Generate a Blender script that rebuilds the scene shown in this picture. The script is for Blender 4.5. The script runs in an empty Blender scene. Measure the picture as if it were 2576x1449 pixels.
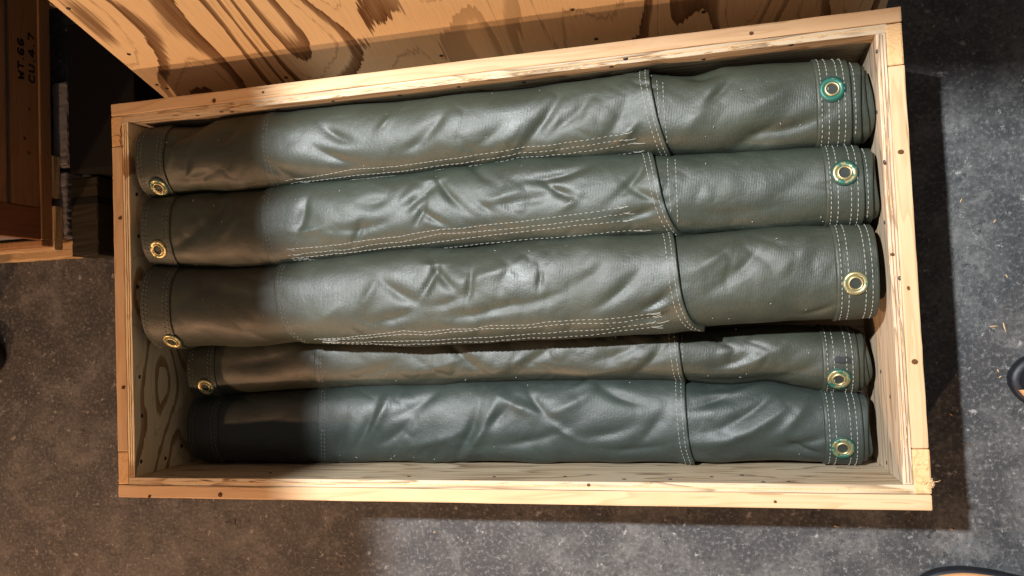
import bpy, bmesh, math, random
import numpy as np
from mathutils import Vector, Matrix

random.seed(7)
RS = np.random.RandomState(11)
scn = bpy.context.scene
COL = scn.collection
R = math.radians

# ------------------------------------------------------------------ camera
H = 0.24                                    # height of the crate's rim above the floor
FPX = 1952.5                                # focal length in pixels of a 2576 px wide picture
CAM = np.array([0.33238, -0.06238, 1.07787 + H])
EUL = (0.032207, 0.240694, -0.042021)
cd = bpy.data.cameras.new('camera')
cam = bpy.data.objects.new('camera', cd)
COL.objects.link(cam)
cam.location = CAM
cam.rotation_euler = EUL
cd.sensor_width = 36.0
cd.lens = 36.0 * FPX / 2576.0
cd.clip_start = 0.02
cd.clip_end = 60
scn.camera = cam

# ------------------------------------------------------------------ light
world = bpy.data.worlds.new('World')
scn.world = world
world.use_nodes = True
bg = world.node_tree.nodes['Background']
bg.inputs[0].default_value = (1.0, 0.87, 0.80, 1)
bg.inputs[1].default_value = 0.17


def lamp(name, loc, power, colour, radius):
    d = bpy.data.lights.new(name, 'POINT')
    d.energy = power
    d.color = colour
    d.shadow_soft_size = radius
    o = bpy.data.objects.new(name, d)
    o.location = loc
    COL.objects.link(o)
    return o


KEY = np.array([-0.78, 0.78, 3.24])
lamp('key_lamp', KEY, 1000, (0.94, 0.975, 1.0), 0.045)
lamp('warm_lamp', (-1.90, -1.25, 1.40), 100, (1.0, 0.53, 0.28), 0.03)
lamp('warm_lamp.001', (-0.80, -2.35, 1.66), 160, (1.0, 0.58, 0.32), 0.03)
vs = scn.view_settings
vs.view_transform = 'Standard'
vs.look = 'None'
vs.exposure = 0.0
vs.gamma = 1.0
vs.use_curve_mapping = False

# ------------------------------------------------------------------ photo pixels -> directions
_M = np.array(Matrix.Rotation(EUL[2], 3, 'Z') @ Matrix.Rotation(EUL[1], 3, 'Y') @ Matrix.Rotation(EUL[0], 3, 'X'))


def ray(px, py):
    return _M @ np.array([(px - 1288) / FPX, -(py - 724.5) / FPX, -1.0])


def at(px, py, z):
    d = ray(px, py)
    return CAM + d * ((z - CAM[2]) / d[2])


def at_axis(px, py, ax, v):
    d = ray(px, py)
    return CAM + d * ((v - CAM[ax]) / d[ax])


# ------------------------------------------------------------------ helpers
def link(name, mesh, mat=None, parent=None):
    o = bpy.data.objects.new(name, mesh)
    COL.objects.link(o)
    if mat is not None and not mesh.materials:
        mesh.materials.append(mat)
    if parent is not None:
        o.parent = parent
    return o


def tag(o, label=None, cat=None, group=None, kind=None):
    for k, v in (('label', label), ('category', cat), ('group', group), ('kind', kind)):
        if v:
            o[k] = v
    return o


def empty(name, loc=(0, 0, 0), rz=0):
    o = bpy.data.objects.new(name, None)
    o.empty_display_size = 0.05
    o.location = loc
    o.rotation_euler = (0, 0, rz)
    COL.objects.link(o)
    return o


def raw_mesh(name, V, F, smooth=False):
    me = bpy.data.meshes.new(name)
    me.from_pydata([tuple(v) for v in V], [], [tuple(f) for f in F])
    if smooth:
        me.polygons.foreach_set('use_smooth', [True] * len(me.polygons))
    me.update()
    return me


def box_mesh(name, x0, x1, y0, y1, z0, z1, bev=0.0015, wob=0.0, seg=1):
    bm = bmesh.new()
    bmesh.ops.create_cube(bm, size=1)
    for v in bm.verts:
        v.co = Vector(((x0 + x1) / 2 + v.co.x * (x1 - x0), (y0 + y1) / 2 + v.co.y * (y1 - y0), (z0 + z1) / 2 + v.co.z * (z1 - z0)))
    if wob:
        ext = (x1 - x0, y1 - y0, z1 - z0)
        ax = ext.index(max(ext))
        es = [e for e in bm.edges if abs((e.verts[0].co - e.verts[1].co)[ax]) > ext[ax] * 0.9]
        bmesh.ops.subdivide_edges(bm, edges=es, cuts=22, use_grid_fill=True)
    if bev:
        es = [e for e in bm.edges if len(e.link_faces) == 2 and e.calc_face_angle(0) > 0.5]
        bmesh.ops.bevel(bm, geom=es, offset=bev, segments=2, profile=0.6, affect='EDGES')
    if wob:
        for v in bm.verts:
            v.co += Vector((random.uniform(-1, 1), random.uniform(-1, 1), random.uniform(-1, 1))) * wob
    me = bpy.data.meshes.new(name)
    bm.to_mesh(me)
    bm.free()
    return me


def box(name, x0, x1, y0, y1, z0, z1, mat, parent=None, bev=0.0015, wob=0.0):
    return link(name, box_mesh(name, x0, x1, y0, y1, z0, z1, bev, wob), mat, parent)


def lathe_mesh(name, prof, n=28, closed=False):
    V, F = [], []
    m = len(prof)
    for i in range(n):
        a = 2 * math.pi * i / n
        for r, z in prof:
            V.append((r * math.cos(a), r * math.sin(a), z))
    for i in range(n):
        j = (i + 1) % n
        for k in range(m - 1):
            F.append((i * m + k, j * m + k, j * m + k + 1, i * m + k + 1))
    return raw_mesh(name, V, F, True)


# value noise in numpy ---------------------------------------------------------
def vnoise(u, v, seed):
    rs = np.random.RandomState(seed)
    T = rs.uniform(-1, 1, (64, 64))
    iu = np.floor(u).astype(int)
    iv = np.floor(v).astype(int)
    fu = u - iu
    fv = v - iv
    fu = fu * fu * fu * (fu * (fu * 6 - 15) + 10)
    fv = fv * fv * fv * (fv * (fv * 6 - 15) + 10)
    g = lambda a, b: T[a % 64, b % 64]
    return (g(iu, iv) * (1 - fu) + g(iu + 1, iv) * fu) * (1 - fv) + (g(iu, iv + 1) * (1 - fu) + g(iu + 1, iv + 1) * fu) * fv


# ------------------------------------------------------------------ materials
class NT:
    def __init__(self, name):
        self.m = bpy.data.materials.new(name)
        self.m.use_nodes = True
        self.t = self.m.node_tree
        self.b = self.t.nodes['Principled BSDF']

    def n(self, typ, **kw):
        nd = self.t.nodes.new(typ)
        for k, v in kw.items():
            if k.startswith('i_'):
                key = k[2:]
                key = int(key) if key.isdigit() else key.replace('_', ' ')
                self.set(nd.inputs[key], v)
            else:
                setattr(nd, k, v)
        return nd

    def set(self, sock, v):
        if isinstance(v, bpy.types.NodeSocket):
            self.t.links.new(v, sock)
        else:
            sock.default_value = v

    def math(self, op, a, b=0.0, clamp=False):
        nd = self.t.nodes.new('ShaderNodeMath')
        nd.operation = op
        nd.use_clamp = clamp
        self.set(nd.inputs[0], a)
        self.set(nd.inputs[1], b)
        return nd.outputs[0]

    def vec(self, scale=(1, 1, 1), loc=(0, 0, 0), rnd=0.0):
        tc = self.n('ShaderNodeTexCoord').outputs['Object']
        if rnd:
            oi = self.n('ShaderNodeObjectInfo')
            mu = self.math('MULTIPLY', oi.outputs['Random'], rnd)
            cx = self.n('ShaderNodeCombineXYZ')
            for k in range(3):
                self.set(cx.inputs[k], mu)
            ad = self.n('ShaderNodeVectorMath', operation='ADD')
            self.set(ad.inputs[0], tc)
            self.set(ad.inputs[1], cx.outputs[0])
            tc = ad.outputs[0]
        mp = self.n('ShaderNodeMapping')
        self.set(mp.inputs[0], tc)
        mp.inputs['Location'].default_value = loc
        mp.inputs['Scale'].default_value = scale
        return mp.outputs[0]

    def noise(self, vec, scale=5.0, detail=3.0, rough=0.5, dist=0.0):
        nd = self.n('ShaderNodeTexNoise')
        self.set(nd.inputs['Vector'], vec)
        nd.inputs['Scale'].default_value = scale
        nd.inputs['Detail'].default_value = detail
        nd.inputs['Roughness'].default_value = rough
        nd.inputs['Distortion'].default_value = dist
        return nd.outputs[0]

    def ramp(self, fac, stops, interp='LINEAR'):
        nd = self.n('ShaderNodeValToRGB')
        nd.color_ramp.interpolation = interp
        els = nd.color_ramp.elements
        while len(els) < len(stops):
            els.new(0.5)
        for e, (p, c) in zip(els, stops):
            e.position = p
            e.color = (c, c, c, 1) if not isinstance(c, tuple) else (*c, 1)
        self.set(nd.inputs[0], fac)
        return nd.outputs[0]

    def mix(self, fac, a, b, blend='MIX'):
        nd = self.n('ShaderNodeMix', data_type='RGBA', blend_type=blend)
        self.set(nd.inputs[0], fac)
        for k, v in ((6, a), (7, b)):
            if isinstance(v, tuple):
                v = (*v, 1)
            self.set(nd.inputs[k], v)
        return nd.outputs[2]

    def bump(self, h, strength=0.3, dist=0.001, normal=None):
        nd = self.n('ShaderNodeBump')
        nd.inputs['Strength'].default_value = strength
        nd.inputs['Distance'].default_value = dist
        self.set(nd.inputs['Height'], h)
        if normal is not None:
            self.set(nd.inputs['Normal'], normal)
        return nd.outputs[0]

    def out(self, col=None, rough=None, normal=None, metal=None, spec=None):
        for k, v in (('Base Color', col), ('Roughness', rough), ('Normal', normal), ('Metallic', metal), ('Specular IOR Level', spec)):
            if v is not None:
                if isinstance(v, tuple) and k == 'Base Color':
                    v = (*v, 1)
                self.set(self.b.inputs[k], v)
        return self.m


def plain(name, col, rough=0.6, spec=0.4, var=0.25):
    t = NT(name)
    v = t.vec(rnd=7.0)
    n = t.noise(v, 60, 4, 0.6)
    dark = tuple(c * (1 - var) for c in col)
    lite = tuple(min(1, c * (1 + var)) for c in col)
    return t.out(t.mix(n, dark, lite), rough, t.bump(n, 0.2, 0.0006), spec=spec)


def axis_scale(axis, across, along):
    s = [across] * 3
    s[axis] = along
    return tuple(s)


def pine(name, axis, lite, dark, rings=9.0, contrast=0.5, bs=26):
    """straight sawn softwood, fibres along one axis"""
    t = NT(name)
    vb = t.vec(axis_scale(axis, 1.0, 0.09), rnd=9.0)
    base = t.noise(vb, bs, 2, 0.5, 0.3)
    ringf = t.math('FRACT', t.math('MULTIPLY', base, rings))
    ring = t.ramp(ringf, [(0.0, 0.0), (0.60, 0.12), (0.92, 1.0), (1.0, 0.0)])
    fib = t.noise(t.vec(axis_scale(axis, 1.0, 0.025), rnd=5.0), 420, 3, 0.6)
    fleck = t.ramp(t.noise(t.vec(axis_scale(axis, 1.0, 0.05), rnd=3.0), 230, 2, 0.5), [(0.66, 0.0), (0.74, 1.0)])
    blot = t.noise(t.vec(rnd=2.0), 9, 3, 0.55)
    c = t.mix(t.math('MULTIPLY', ring, contrast), lite, dark)
    c = t.mix(t.math('MULTIPLY', fib, 0.35), c, tuple(x * 0.80 for x in lite))
    c = t.mix(t.math('MULTIPLY', fleck, 0.6), c, tuple(x * 0.55 for x in dark))
    c = t.mix(t.ramp(blot, [(0.40, 0.0), (0.75, 0.45)]), c, tuple(x * y for x, y in zip(lite, (0.84, 0.72, 0.58))))
    # knots
    vk = t.n('ShaderNodeTexVoronoi', feature='F1')
    t.set(vk.inputs['Vector'], t.vec(axis_scale(axis, 1.0, 0.55), rnd=6.0))
    vk.inputs['Scale'].default_value = 5.5
    kn = t.ramp(vk.outputs['Distance'], [(0.035, 1.0), (0.075, 0.0)])
    c = t.mix(t.math('MULTIPLY', kn, 0.55), c, (0.22, 0.10, 0.04))
    h = t.math('ADD', t.math('MULTIPLY', fib, 0.8), t.math('MULTIPLY', ring, 0.4))
    return t.out(c, 0.62, t.bump(h, 0.35, 0.0007), spec=0.25)


def plywood(name, axis, axis2, lite, dark, scale=1.0, bands=5.0, stretch=0.28, seed=0.0, fade=0.62):
    """rotary cut veneer: flame figure, one ragged edge and one soft edge to each dark band"""
    t = NT(name)
    sc = [0.12, 0.12, 0.12]
    sc[axis] = stretch
    sc[axis2] = 1.0
    v = t.vec(tuple(sc), loc=(seed, seed * 1.7, seed * 0.6))
    f1 = t.noise(v, 4.6 * scale, 1.2, 0.45, 0.25)
    sj = [1.0] * 3
    sj[axis] = 0.035
    jag = t.noise(t.vec(tuple(sj)), 170, 3, 0.6)
    jag2 = t.noise(t.vec(tuple(0.5 * a + 0.1 for a in sj)), 30, 2, 0.5)
    f = t.math('ADD', t.math('MULTIPLY', f1, bands), t.math('ADD', t.math('MULTIPLY', jag, 0.30), t.math('MULTIPLY', jag2, 0.16)))
    fr = t.math('FRACT', f)
    band = t.ramp(fr, [(0.0, 0.0), (0.012, 1.0), (0.08, 0.92), (0.24, 0.80), (0.33, 0.0)])
    thin = t.ramp(t.math('FRACT', t.math('ADD', t.math('MULTIPLY', f, 1.0), 0.45)), [(0.0, 0.0), (0.02, 0.45), (0.06, 0.0)])
    wide = t.ramp(t.noise(v, 2.2 * scale, 1, 0.5), [(0.36, 0.45), (0.50, 1.0)])
    m = t.math('MULTIPLY', t.math('MAXIMUM', t.math('MULTIPLY', band, wide), thin), fade, clamp=True)
    fib = t.noise(t.vec(tuple(sj)), 380, 3, 0.6)
    blot = t.noise(t.vec(), 7, 3, 0.55)
    c = t.mix(t.math('MULTIPLY', blot, 0.45), lite, tuple(a * b for a, b in zip(lite, (0.86, 0.76, 0.62))))
    c = t.mix(m, c, dark)
    c = t.mix(t.ramp(fib, [(0.42, 0.0), (0.75, 0.35)]), c, tuple(a * 0.6 for a in lite))
    c = t.mix(t.ramp(t.noise(t.vec(loc=(seed, 3, 1)), 22, 5, 0.7), [(0.60, 0.0), (0.76, 0.25)]), c, tuple(a * 0.55 for a in lite))
    h = t.math('ADD', fib, t.math('MULTIPLY', m, 0.6))
    return t.out(c, 0.6, t.bump(h, 0.3, 0.0007), spec=0.25)


PINE_L, PINE_D = (0.60, 0.415, 0.24), (0.34, 0.18, 0.07)
M_pine_x = pine('pine_rail_lengthwise', 0, PINE_L, PINE_D, 7, 0.40)
M_pine_y = pine('pine_rail_crosswise', 1, PINE_L, PINE_D, 7, 0.40)
M_end = pine('pine_end_grain', 2, (0.66, 0.44, 0.22), (0.47, 0.25, 0.09), 14, 0.7)
M_ply_x = pine('plywood_face_straight', 0, (0.56, 0.46, 0.32), (0.17, 0.10, 0.05), 9, 1.0, 24)
M_ply_y = pine('plywood_face_side', 1, (0.58, 0.47, 0.34), (0.20, 0.125, 0.07), 9, 1.0, 26)
M_ply_fig = plywood('plywood_face_figured', 1, 2, (0.84, 0.71, 0.46), (0.30, 0.16, 0.06), 2.2, 8.0, 0.34, 3.1, 1.0)
M_lid = plywood('lid_plywood_figured', 1, 0, (0.84, 0.66, 0.40), (0.105, 0.038, 0.008), 1.28, 9.5, 0.26, 2.3, 1.0)
M_nail = plain('nail_steel', (0.030, 0.028, 0.030), 0.45, 0.5)
M_hole = plain('nail_hole', (0.10, 0.045, 0.015), 0.8, 0.2)
M_dark_wood = pine('aged_wood_dark', 1, (0.30, 0.165, 0.075), (0.17, 0.08, 0.03), 8, 0.5)
M_dark_wood_z = pine('aged_wood_reddish', 2, (0.20, 0.085, 0.04), (0.11, 0.04, 0.02), 8, 0.5)
M_pallet = pine('pallet_wood', 0, (0.50, 0.36, 0.20), (0.28, 0.17, 0.08), 8, 0.6)
M_splinter = plain('splinter_wood', (0.62, 0.42, 0.22), 0.7, 0.2)
M_grey = plain('grey_block', (0.20, 0.185, 0.185), 0.85, 0.2, 0.35)
M_olive = plain('olive_paint', (0.016, 0.0125, 0.006), 0.7, 0.3)
M_black = plain('shade_and_strap_black', (0.006, 0.0055, 0.006), 0.8, 0.15)  # near-black for the gap's painted shade and the timber's strap
M_ink = plain('stencil_ink', (0.012, 0.009, 0.008), 0.8, 0.2)
M_thread = plain('thread', (0.29, 0.29, 0.255), 0.8, 0.2, 0.2)
M_thread_grey = plain('thread_grey', (0.20, 0.205, 0.19), 0.8, 0.2, 0.2)
M_lint = plain('lint', (0.42, 0.41, 0.39), 0.9, 0.1)
M_rubber = plain('boot_rubber', (0.010, 0.011, 0.015), 0.5, 0.4, 0.4)
M_orange = plain('boot_orange', (0.66, 0.34, 0.15), 0.55, 0.4, 0.12)
M_blocker = pine('blocker_board', 0, (0.4, 0.3, 0.2), (0.3, 0.2, 0.1), 8, 0.5)  # wood of the added light-blocking boards


def tarp_mat(name, col, seed):
    t = NT(name)
    v = t.vec(loc=(seed, seed * 2.1, 0))
    big = t.noise(v, 9, 5, 0.62)
    c = t.mix(t.ramp(big, [(0.32, 0.0), (0.7, 1.0)]), tuple(a * 0.80 for a in col), tuple(a * b for a, b in zip(col, (1.24, 1.18, 1.10))))
    # chalky rubbed patches and handling marks
    rub = t.noise(t.vec((0.35, 1.0, 1.0), loc=(seed * 3, 1, 2)), 34, 6, 0.72)
    c = t.mix(t.ramp(rub, [(0.56, 0.0), (0.74, 0.55)]), c, (col[0] * 1.9, col[1] * 1.8, col[2] * 1.9))
    c = t.mix(t.ramp(rub, [(0.28, 0.45), (0.42, 0.0)]), c, tuple(a * 0.6 for a in col))
    grain = t.noise(v, 260, 3, 0.65)
    c = t.mix(t.ramp(grain, [(0.35, 0.35), (0.65, 0.0)]), c, tuple(a * 0.68 for a in col))
    # sparse dust
    vo = t.n('ShaderNodeTexVoronoi', feature='F1')
    t.set(vo.inputs['Vector'], v)
    vo.inputs['Scale'].default_value = 95
    spk = t.ramp(vo.outputs['Distance'], [(0.045, 1.0), (0.075, 0.0)])
    gate = t.ramp(t.noise(v, 26, 2, 0.5), [(0.56, 0.0), (0.62, 1.0)])
    c = t.mix(t.math('MULTIPLY', t.math('MULTIPLY', spk, gate), 0.35), c, (0.35, 0.35, 0.33))
    # coated weave: pebble, threads and a fine crumple
    peb = t.noise(v, 330, 3, 0.6)
    wx = t.n('ShaderNodeTexWave', wave_type='BANDS', bands_direction='X')
    t.set(wx.inputs['Vector'], v)
    wx.inputs['Scale'].default_value = 150
    wx.inputs['Distortion'].default_value = 2.5
    wx.inputs['Detail'].default_value = 1
    soft = t.noise(v, 75, 4, 0.6)
    cr1 = t.n('ShaderNodeTexVoronoi', feature='DISTANCE_TO_EDGE')
    t.set(cr1.inputs['Vector'], t.vec((0.8, 1.0, 1.0), loc=(seed, 2, 3)))
    cr1.inputs['Scale'].default_value = 24
    fold = t.math('MULTIPLY', t.ramp(cr1.outputs['Distance'], [(0.0, 0.0), (0.16, 1.0)]), t.ramp(big, [(0.40, 0.0), (0.62, 1.0)]))
    h = t.math('ADD', t.math('ADD', t.math('MULTIPLY', peb, 1.1), t.math('MULTIPLY', wx.outputs['Fac'], 0.25)), t.math('MULTIPLY', soft, 1.5))
    n1 = t.bump(fold, 0.22, 0.0012)
    rough = t.ramp(t.math('ADD', t.math('MULTIPLY', big, 0.6), t.math('MULTIPLY', rub, 0.4)), [(0.35, 0.40), (0.65, 0.58)])
    return t.out(c, rough, t.bump(h, 0.36, 0.0007, n1), spec=0.50)


TARP = (0.030, 0.039, 0.028)
M_tarps = [tarp_mat('tarp_olive', TARP, 0.3), tarp_mat('tarp_olive_b', (0.030, 0.040, 0.030), 4.1), tarp_mat('tarp_olive_c', (0.032, 0.039, 0.028), 8.3),
           tarp_mat('tarp_olive_d', (0.029, 0.035, 0.025), 12.7), tarp_mat('tarp_slate_green', (0.027, 0.037, 0.033), 17.9)]
M_tarp_shade = plain('tarp_shaded_in_hole', (0.022, 0.026, 0.022), 0.6, 0.3)  # tarp colour darkened to paint the shade inside a grommet


def brass_mat(name, verd):
    t = NT(name)
    v = t.vec(rnd=4.0)
    n = t.noise(v, 110, 4, 0.6)
    f = t.ramp(n, [(max(0.0, 0.62 - verd), 0.0), (max(0.05, 0.72 - verd), 1.0)])
    c = t.mix(f, (0.44, 0.39, 0.21), (0.012, 0.105, 0.075))
    met = t.ramp(f, [(0.0, 0.9), (1.0, 0.15)])
    return t.out(c, t.ramp(n, [(0.3, 0.36), (0.8, 0.55)]), t.bump(n, 0.15, 0.0004), met)


M_brass = brass_mat('brass', 0.06)
M_brass_green = brass_mat('brass_verdigris', 0.16)
M_brass_heavy = brass_mat('brass_heavy_verdigris', 0.36)
M_barrel = brass_mat('brass_barrel', 0.0)
M_stain = plain('verdigris_stain', (0.010, 0.040, 0.030), 0.6, 0.3, 0.4)
M_smudge = plain('black_smudge', (0.014, 0.016, 0.017), 0.6, 0.3, 0.3)

# ------------------------------------------------------------------ floor
t = NT('concrete_floor')
v = t.vec()
n1 = t.noise(v, 5, 6, 0.62)
n2 = t.noise(v, 34, 6, 0.72)
n3 = t.noise(v, 150, 4, 0.65)
n4 = t.noise(v, 420, 2, 0.6)
base = t.mix(t.ramp(n1, [(0.38, 0.0), (0.62, 1.0)]), (0.040, 0.040, 0.041), (0.092, 0.091, 0.090))
n5 = t.noise(t.vec(loc=(4, 8, 2)), 13, 5, 0.68, 0.4)
base = t.mix(t.ramp(n5, [(0.40, 0.8), (0.50, 0.0)]), base, (0.034, 0.035, 0.038))
base = t.mix(t.ramp(n5, [(0.54, 0.0), (0.64, 0.7)]), base, (0.135, 0.133, 0.13))
base = t.mix(t.ramp(n2, [(0.34, 0.85), (0.50, 0.0)]), base, (0.036, 0.037, 0.039))
base = t.mix(t.ramp(n3, [(0.52, 0.0), (0.70, 0.8)]), base, (0.165, 0.163, 0.16))
base = t.mix(t.ramp(n3, [(0.30, 0.85), (0.45, 0.0)]), base, (0.032, 0.033, 0.034))
base = t.mix(t.ramp(t.noise(t.vec(loc=(3, 5, 1)), 60, 5, 0.7), [(0.61, 0.0), (0.67, 0.9)]), base, (0.27, 0.265, 0.255))
base = t.mix(t.ramp(t.noise(t.vec(loc=(9, 2, 1)), 42, 4, 0.7), [(0.62, 0.0), (0.67, 0.85)]), base, (0.022, 0.024, 0.026))
h = t.math('ADD', t.math('MULTIPLY', n2, 2.0), t.math('ADD', n3, t.math('MULTIPLY', n4, 0.6)))
M_floor = t.out(base, t.ramp(n2, [(0.3, 0.42), (0.7, 0.72)]), t.bump(h, 0.55, 0.0016), spec=0.35)
fl = link('floor', raw_mesh('floor', [(-6, -6, 0), (6, -6, 0), (6, 6, 0), (-6, 6, 0)], [(0, 1, 2, 3)]), M_floor)
tag(fl, 'worn mottled grey concrete floor', kind='structure')

# added unseen boards that block the white lamp's light to the left and behind
ZS = 1.85


def through(x, y, z):
    """where the ray from the white lamp to a point crosses the shelf's height"""
    q = np.array([x, y, z])
    return KEY + (q - KEY) * ((ZS - KEY[2]) / (z - KEY[2]))


pa, pb = through(-0.300, 0.32, H), through(-0.290, -0.32, H)
sl = (pa[0] - pb[0]) / (pa[1] - pb[1])
xe = lambda y: pa[0] + sl * (y - pa[1])
sh = link('added_light_blocker', raw_mesh('added_light_blocker', [(xe(-0.2), -0.2, ZS), (xe(1.5), 1.5, ZS), (-1.25, 1.5, ZS), (-1.25, -0.2, ZS),
                                     (xe(-0.2), -0.2, ZS + 0.02), (xe(1.5), 1.5, ZS + 0.02), (-1.25, 1.5, ZS + 0.02), (-1.25, -0.2, ZS + 0.02)],
          [(3, 2, 1, 0), (4, 5, 6, 7), (0, 1, 5, 4), (1, 2, 6, 5), (2, 3, 7, 6), (3, 0, 4, 7)]), M_blocker)
tag(sh, 'wooden shelf board overhead beside the open crate', 'light_blocker')
for yy in (-0.15, 1.42):
    box('blocker_post', -1.24, -1.20, yy, yy + 0.04, 0.0, ZS - 0.0005, M_blocker, sh)
pc, pd = through(0.38, 0.3217, H), through(0.74, 0.262, 0.0)
sl2 = (pd[1] - pc[1]) / (pd[0] - pc[0])
ye = lambda x: pc[1] + sl2 * (x - pc[0])
x0s, x1s = xe(0.5) - 0.02, 1.3
sh = link('added_light_blocker', raw_mesh('added_light_blocker', [(x0s, ye(x0s), ZS + .025), (x1s, ye(x1s), ZS + .025), (x1s, 1.5, ZS + .025), (x0s, 1.5, ZS + .025),
                                     (x0s, ye(x0s), ZS + .045), (x1s, ye(x1s), ZS + .045), (x1s, 1.5, ZS + .045), (x0s, 1.5, ZS + .045)],
          [(3, 2, 1, 0), (4, 5, 6, 7), (0, 1, 5, 4), (1, 2, 6, 5), (2, 3, 7, 6), (3, 0, 4, 7)]), M_blocker)
tag(sh, 'added overhead board blocking white light behind the crate', 'light_blocker')
for xx in (x0s + 0.02, 1.22):
    box('blocker_post', xx, xx + 0.04, 1.42, 1.46, 0.0, ZS + 0.0245, M_blocker, sh)

# ------------------------------------------------------------------ the open crate
CW, CDp = 1.20, 0.6435
X1, Y1 = CW / 2, CDp / 2
TR_, TP = 0.020, 0.012                       # rail and plywood thickness
RH = 0.064                                   # rail height
crate = empty('packing_crate')
tag(crate, 'open pine and plywood crate holding the rolled green tarps', 'crate')
ZB = 0.052                                   # top of the bottom panel
# long rails, top and bottom
for sy, nm in ((1, 'back'), (-1, 'front')):
    yo, yi = sy * Y1, sy * (Y1 - TR_)
    a, b = min(yo, yi), max(yo, yi)
    box('top_rail', -X1, X1, a, b, H - RH, H, M_pine_x, crate, 0.0022, 0.0003)
    box('bottom_rail', -X1, X1, a, b, 0.04, 0.04 + RH, M_pine_x, crate, 0.002)
    for xx in (-X1 + 0.03, X1 - 0.03, 0):
        box('upright', xx - 0.03, xx + 0.03, a, b, 0.04 + RH + 0.0005, H - RH - 0.0005, M_end, crate, 0.002)
    yp, yq = sy * (Y1 - TR_ - 0.0003), sy * (Y1 - TR_ - TP)
    a, b = min(yp, yq), max(yp, yq)
    pn = box('plywood_panel', -X1 + TR_ - 0.002, X1 - TR_ + 0.002, a, b, 0.04, H - 0.0015, M_ply_x, crate, 0.0008, 0.0003)
# side rails with end-grain uprights at the corners
UP = {(-1, 1): 0.050, (-1, -1): 0.052, (1, 1): 0.055, (1, -1): 0.056}
for sx in (-1, 1):
    xo, xi = sx * X1, sx * (X1 - TR_)
    a, b = min(xo, xi), max(xo, xi)
    yb, yf = Y1 - TR_ - 0.0008, -(Y1 - TR_ - 0.0008)
    u1, u2 = UP[(sx, 1)], UP[(sx, -1)]
    o1 = box('upright', a - (0.001 if sx < 0 else 0), b, yb - u1, yb, 0.04, H - 0.001, M_end, crate, 0.0025, 0.0003)
    o2 = box('upright', a, b + (0.001 if sx > 0 else 0), yf, yf + u2, 0.04, H - 0.0006, M_end, crate, 0.0025, 0.0003)
    box('side_rail', a, b, yf + u2 + 0.0006, yb - u1 - 0.0006, H - RH, H - 0.0004, M_pine_y, crate, 0.002, 0.0003)
    box('side_rail', a, b, yf + u2 + 0.0006, yb - u1 - 0.0006, 0.04, 0.04 + RH, M_pine_y, crate, 0.002)
    xp, xq = sx * (X1 - TR_ - 0.0004), sx * (X1 - TR_ - TP)
    a, b = min(xp, xq), max(xp, xq)
    yy = Y1 - TR_ - TP - 0.0004
    sp = box('plywood_panel', a, b, -yy, yy, 0.04, H - 0.0008, M_ply_fig if sx < 0 else M_ply_y, crate, 0.0008, 0.0003)
    # plies seen on the panel's top edge
    for k, (f0, f1) in enumerate(((0.30, 0.37), (0.62, 0.70))):
        xs0 = a + (b - a) * f0
        xs1 = a + (b - a) * f1
        g = box('glue_line', xs0, xs1, -yy + 0.002, yy - 0.002, H - 0.003, H - 0.0003, M_dark_wood, sp, 0.0)
for sy in (-1, 1):
    a = sy * (Y1 - TR_ - TP * 0.45)
    box('glue_line', -X1 + TR_ + 0.004, X1 - TR_ - 0.004, a - 0.0007, a + 0.0007, H - 0.003, H - 0.0011, M_end, crate, 0.0)
box('bottom_panel', -X1 + TR_ + 0.001, X1 - TR_ - 0.001, -Y1 + TR_ + 0.001, Y1 - TR_ - 0.001, 0.0405, ZB, M_ply_x, crate, 0.0)
for xx in (-0.45, 0, 0.45):
    box('skid', xx - 0.045, xx + 0.045, -Y1, Y1, 0.0, 0.0398, M_pine_y, crate, 0.002)

# cracks in the corner block
for pts in ([(306, 317), (303, 327), (306, 339), (302, 352), (304, 362), (309, 372)], [(285, 342), (296, 341), (306, 343)]):
    V, F = [], []
    for i, q in enumerate(pts):
        p = at(q[0], q[1], H)
        for dx, dy in ((-.0008, -.0003), (.0008, .0003)):
            V.append((p[0] + dx, p[1] + dy, H - 0.0002 + 0.0006))
        if i:
            F.append((2 * i - 2, 2 * i - 1, 2 * i + 1, 2 * i))
    link('crack', raw_mesh('crack', V, F), M_hole, crate)

nail_me = lathe_mesh('nail', [(0.0, 0.0009), (0.0026, 0.0008), (0.0034, 0.0003), (0.0036, -0.001)], 10)
nail_me.materials.append(M_nail)
hole_me = lathe_mesh('nail_hole', [(0.0, 0.0004), (0.0022, 0.0004), (0.0030, 0.0003), (0.0032, -0.001)], 9)
hole_me.materials.append(M_hole)


def stick(name, me, loc, nrm, parent, s=1.0):
    o = bpy.data.objects.new(name, me)
    COL.objects.link(o)
    o.location = loc
    o.rotation_euler = Vector(nrm).to_track_quat('Z', 'Y').to_euler()
    o.scale = (s, s * random.uniform(0.8, 1.0), 1)
    o.parent = parent
    return o


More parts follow.
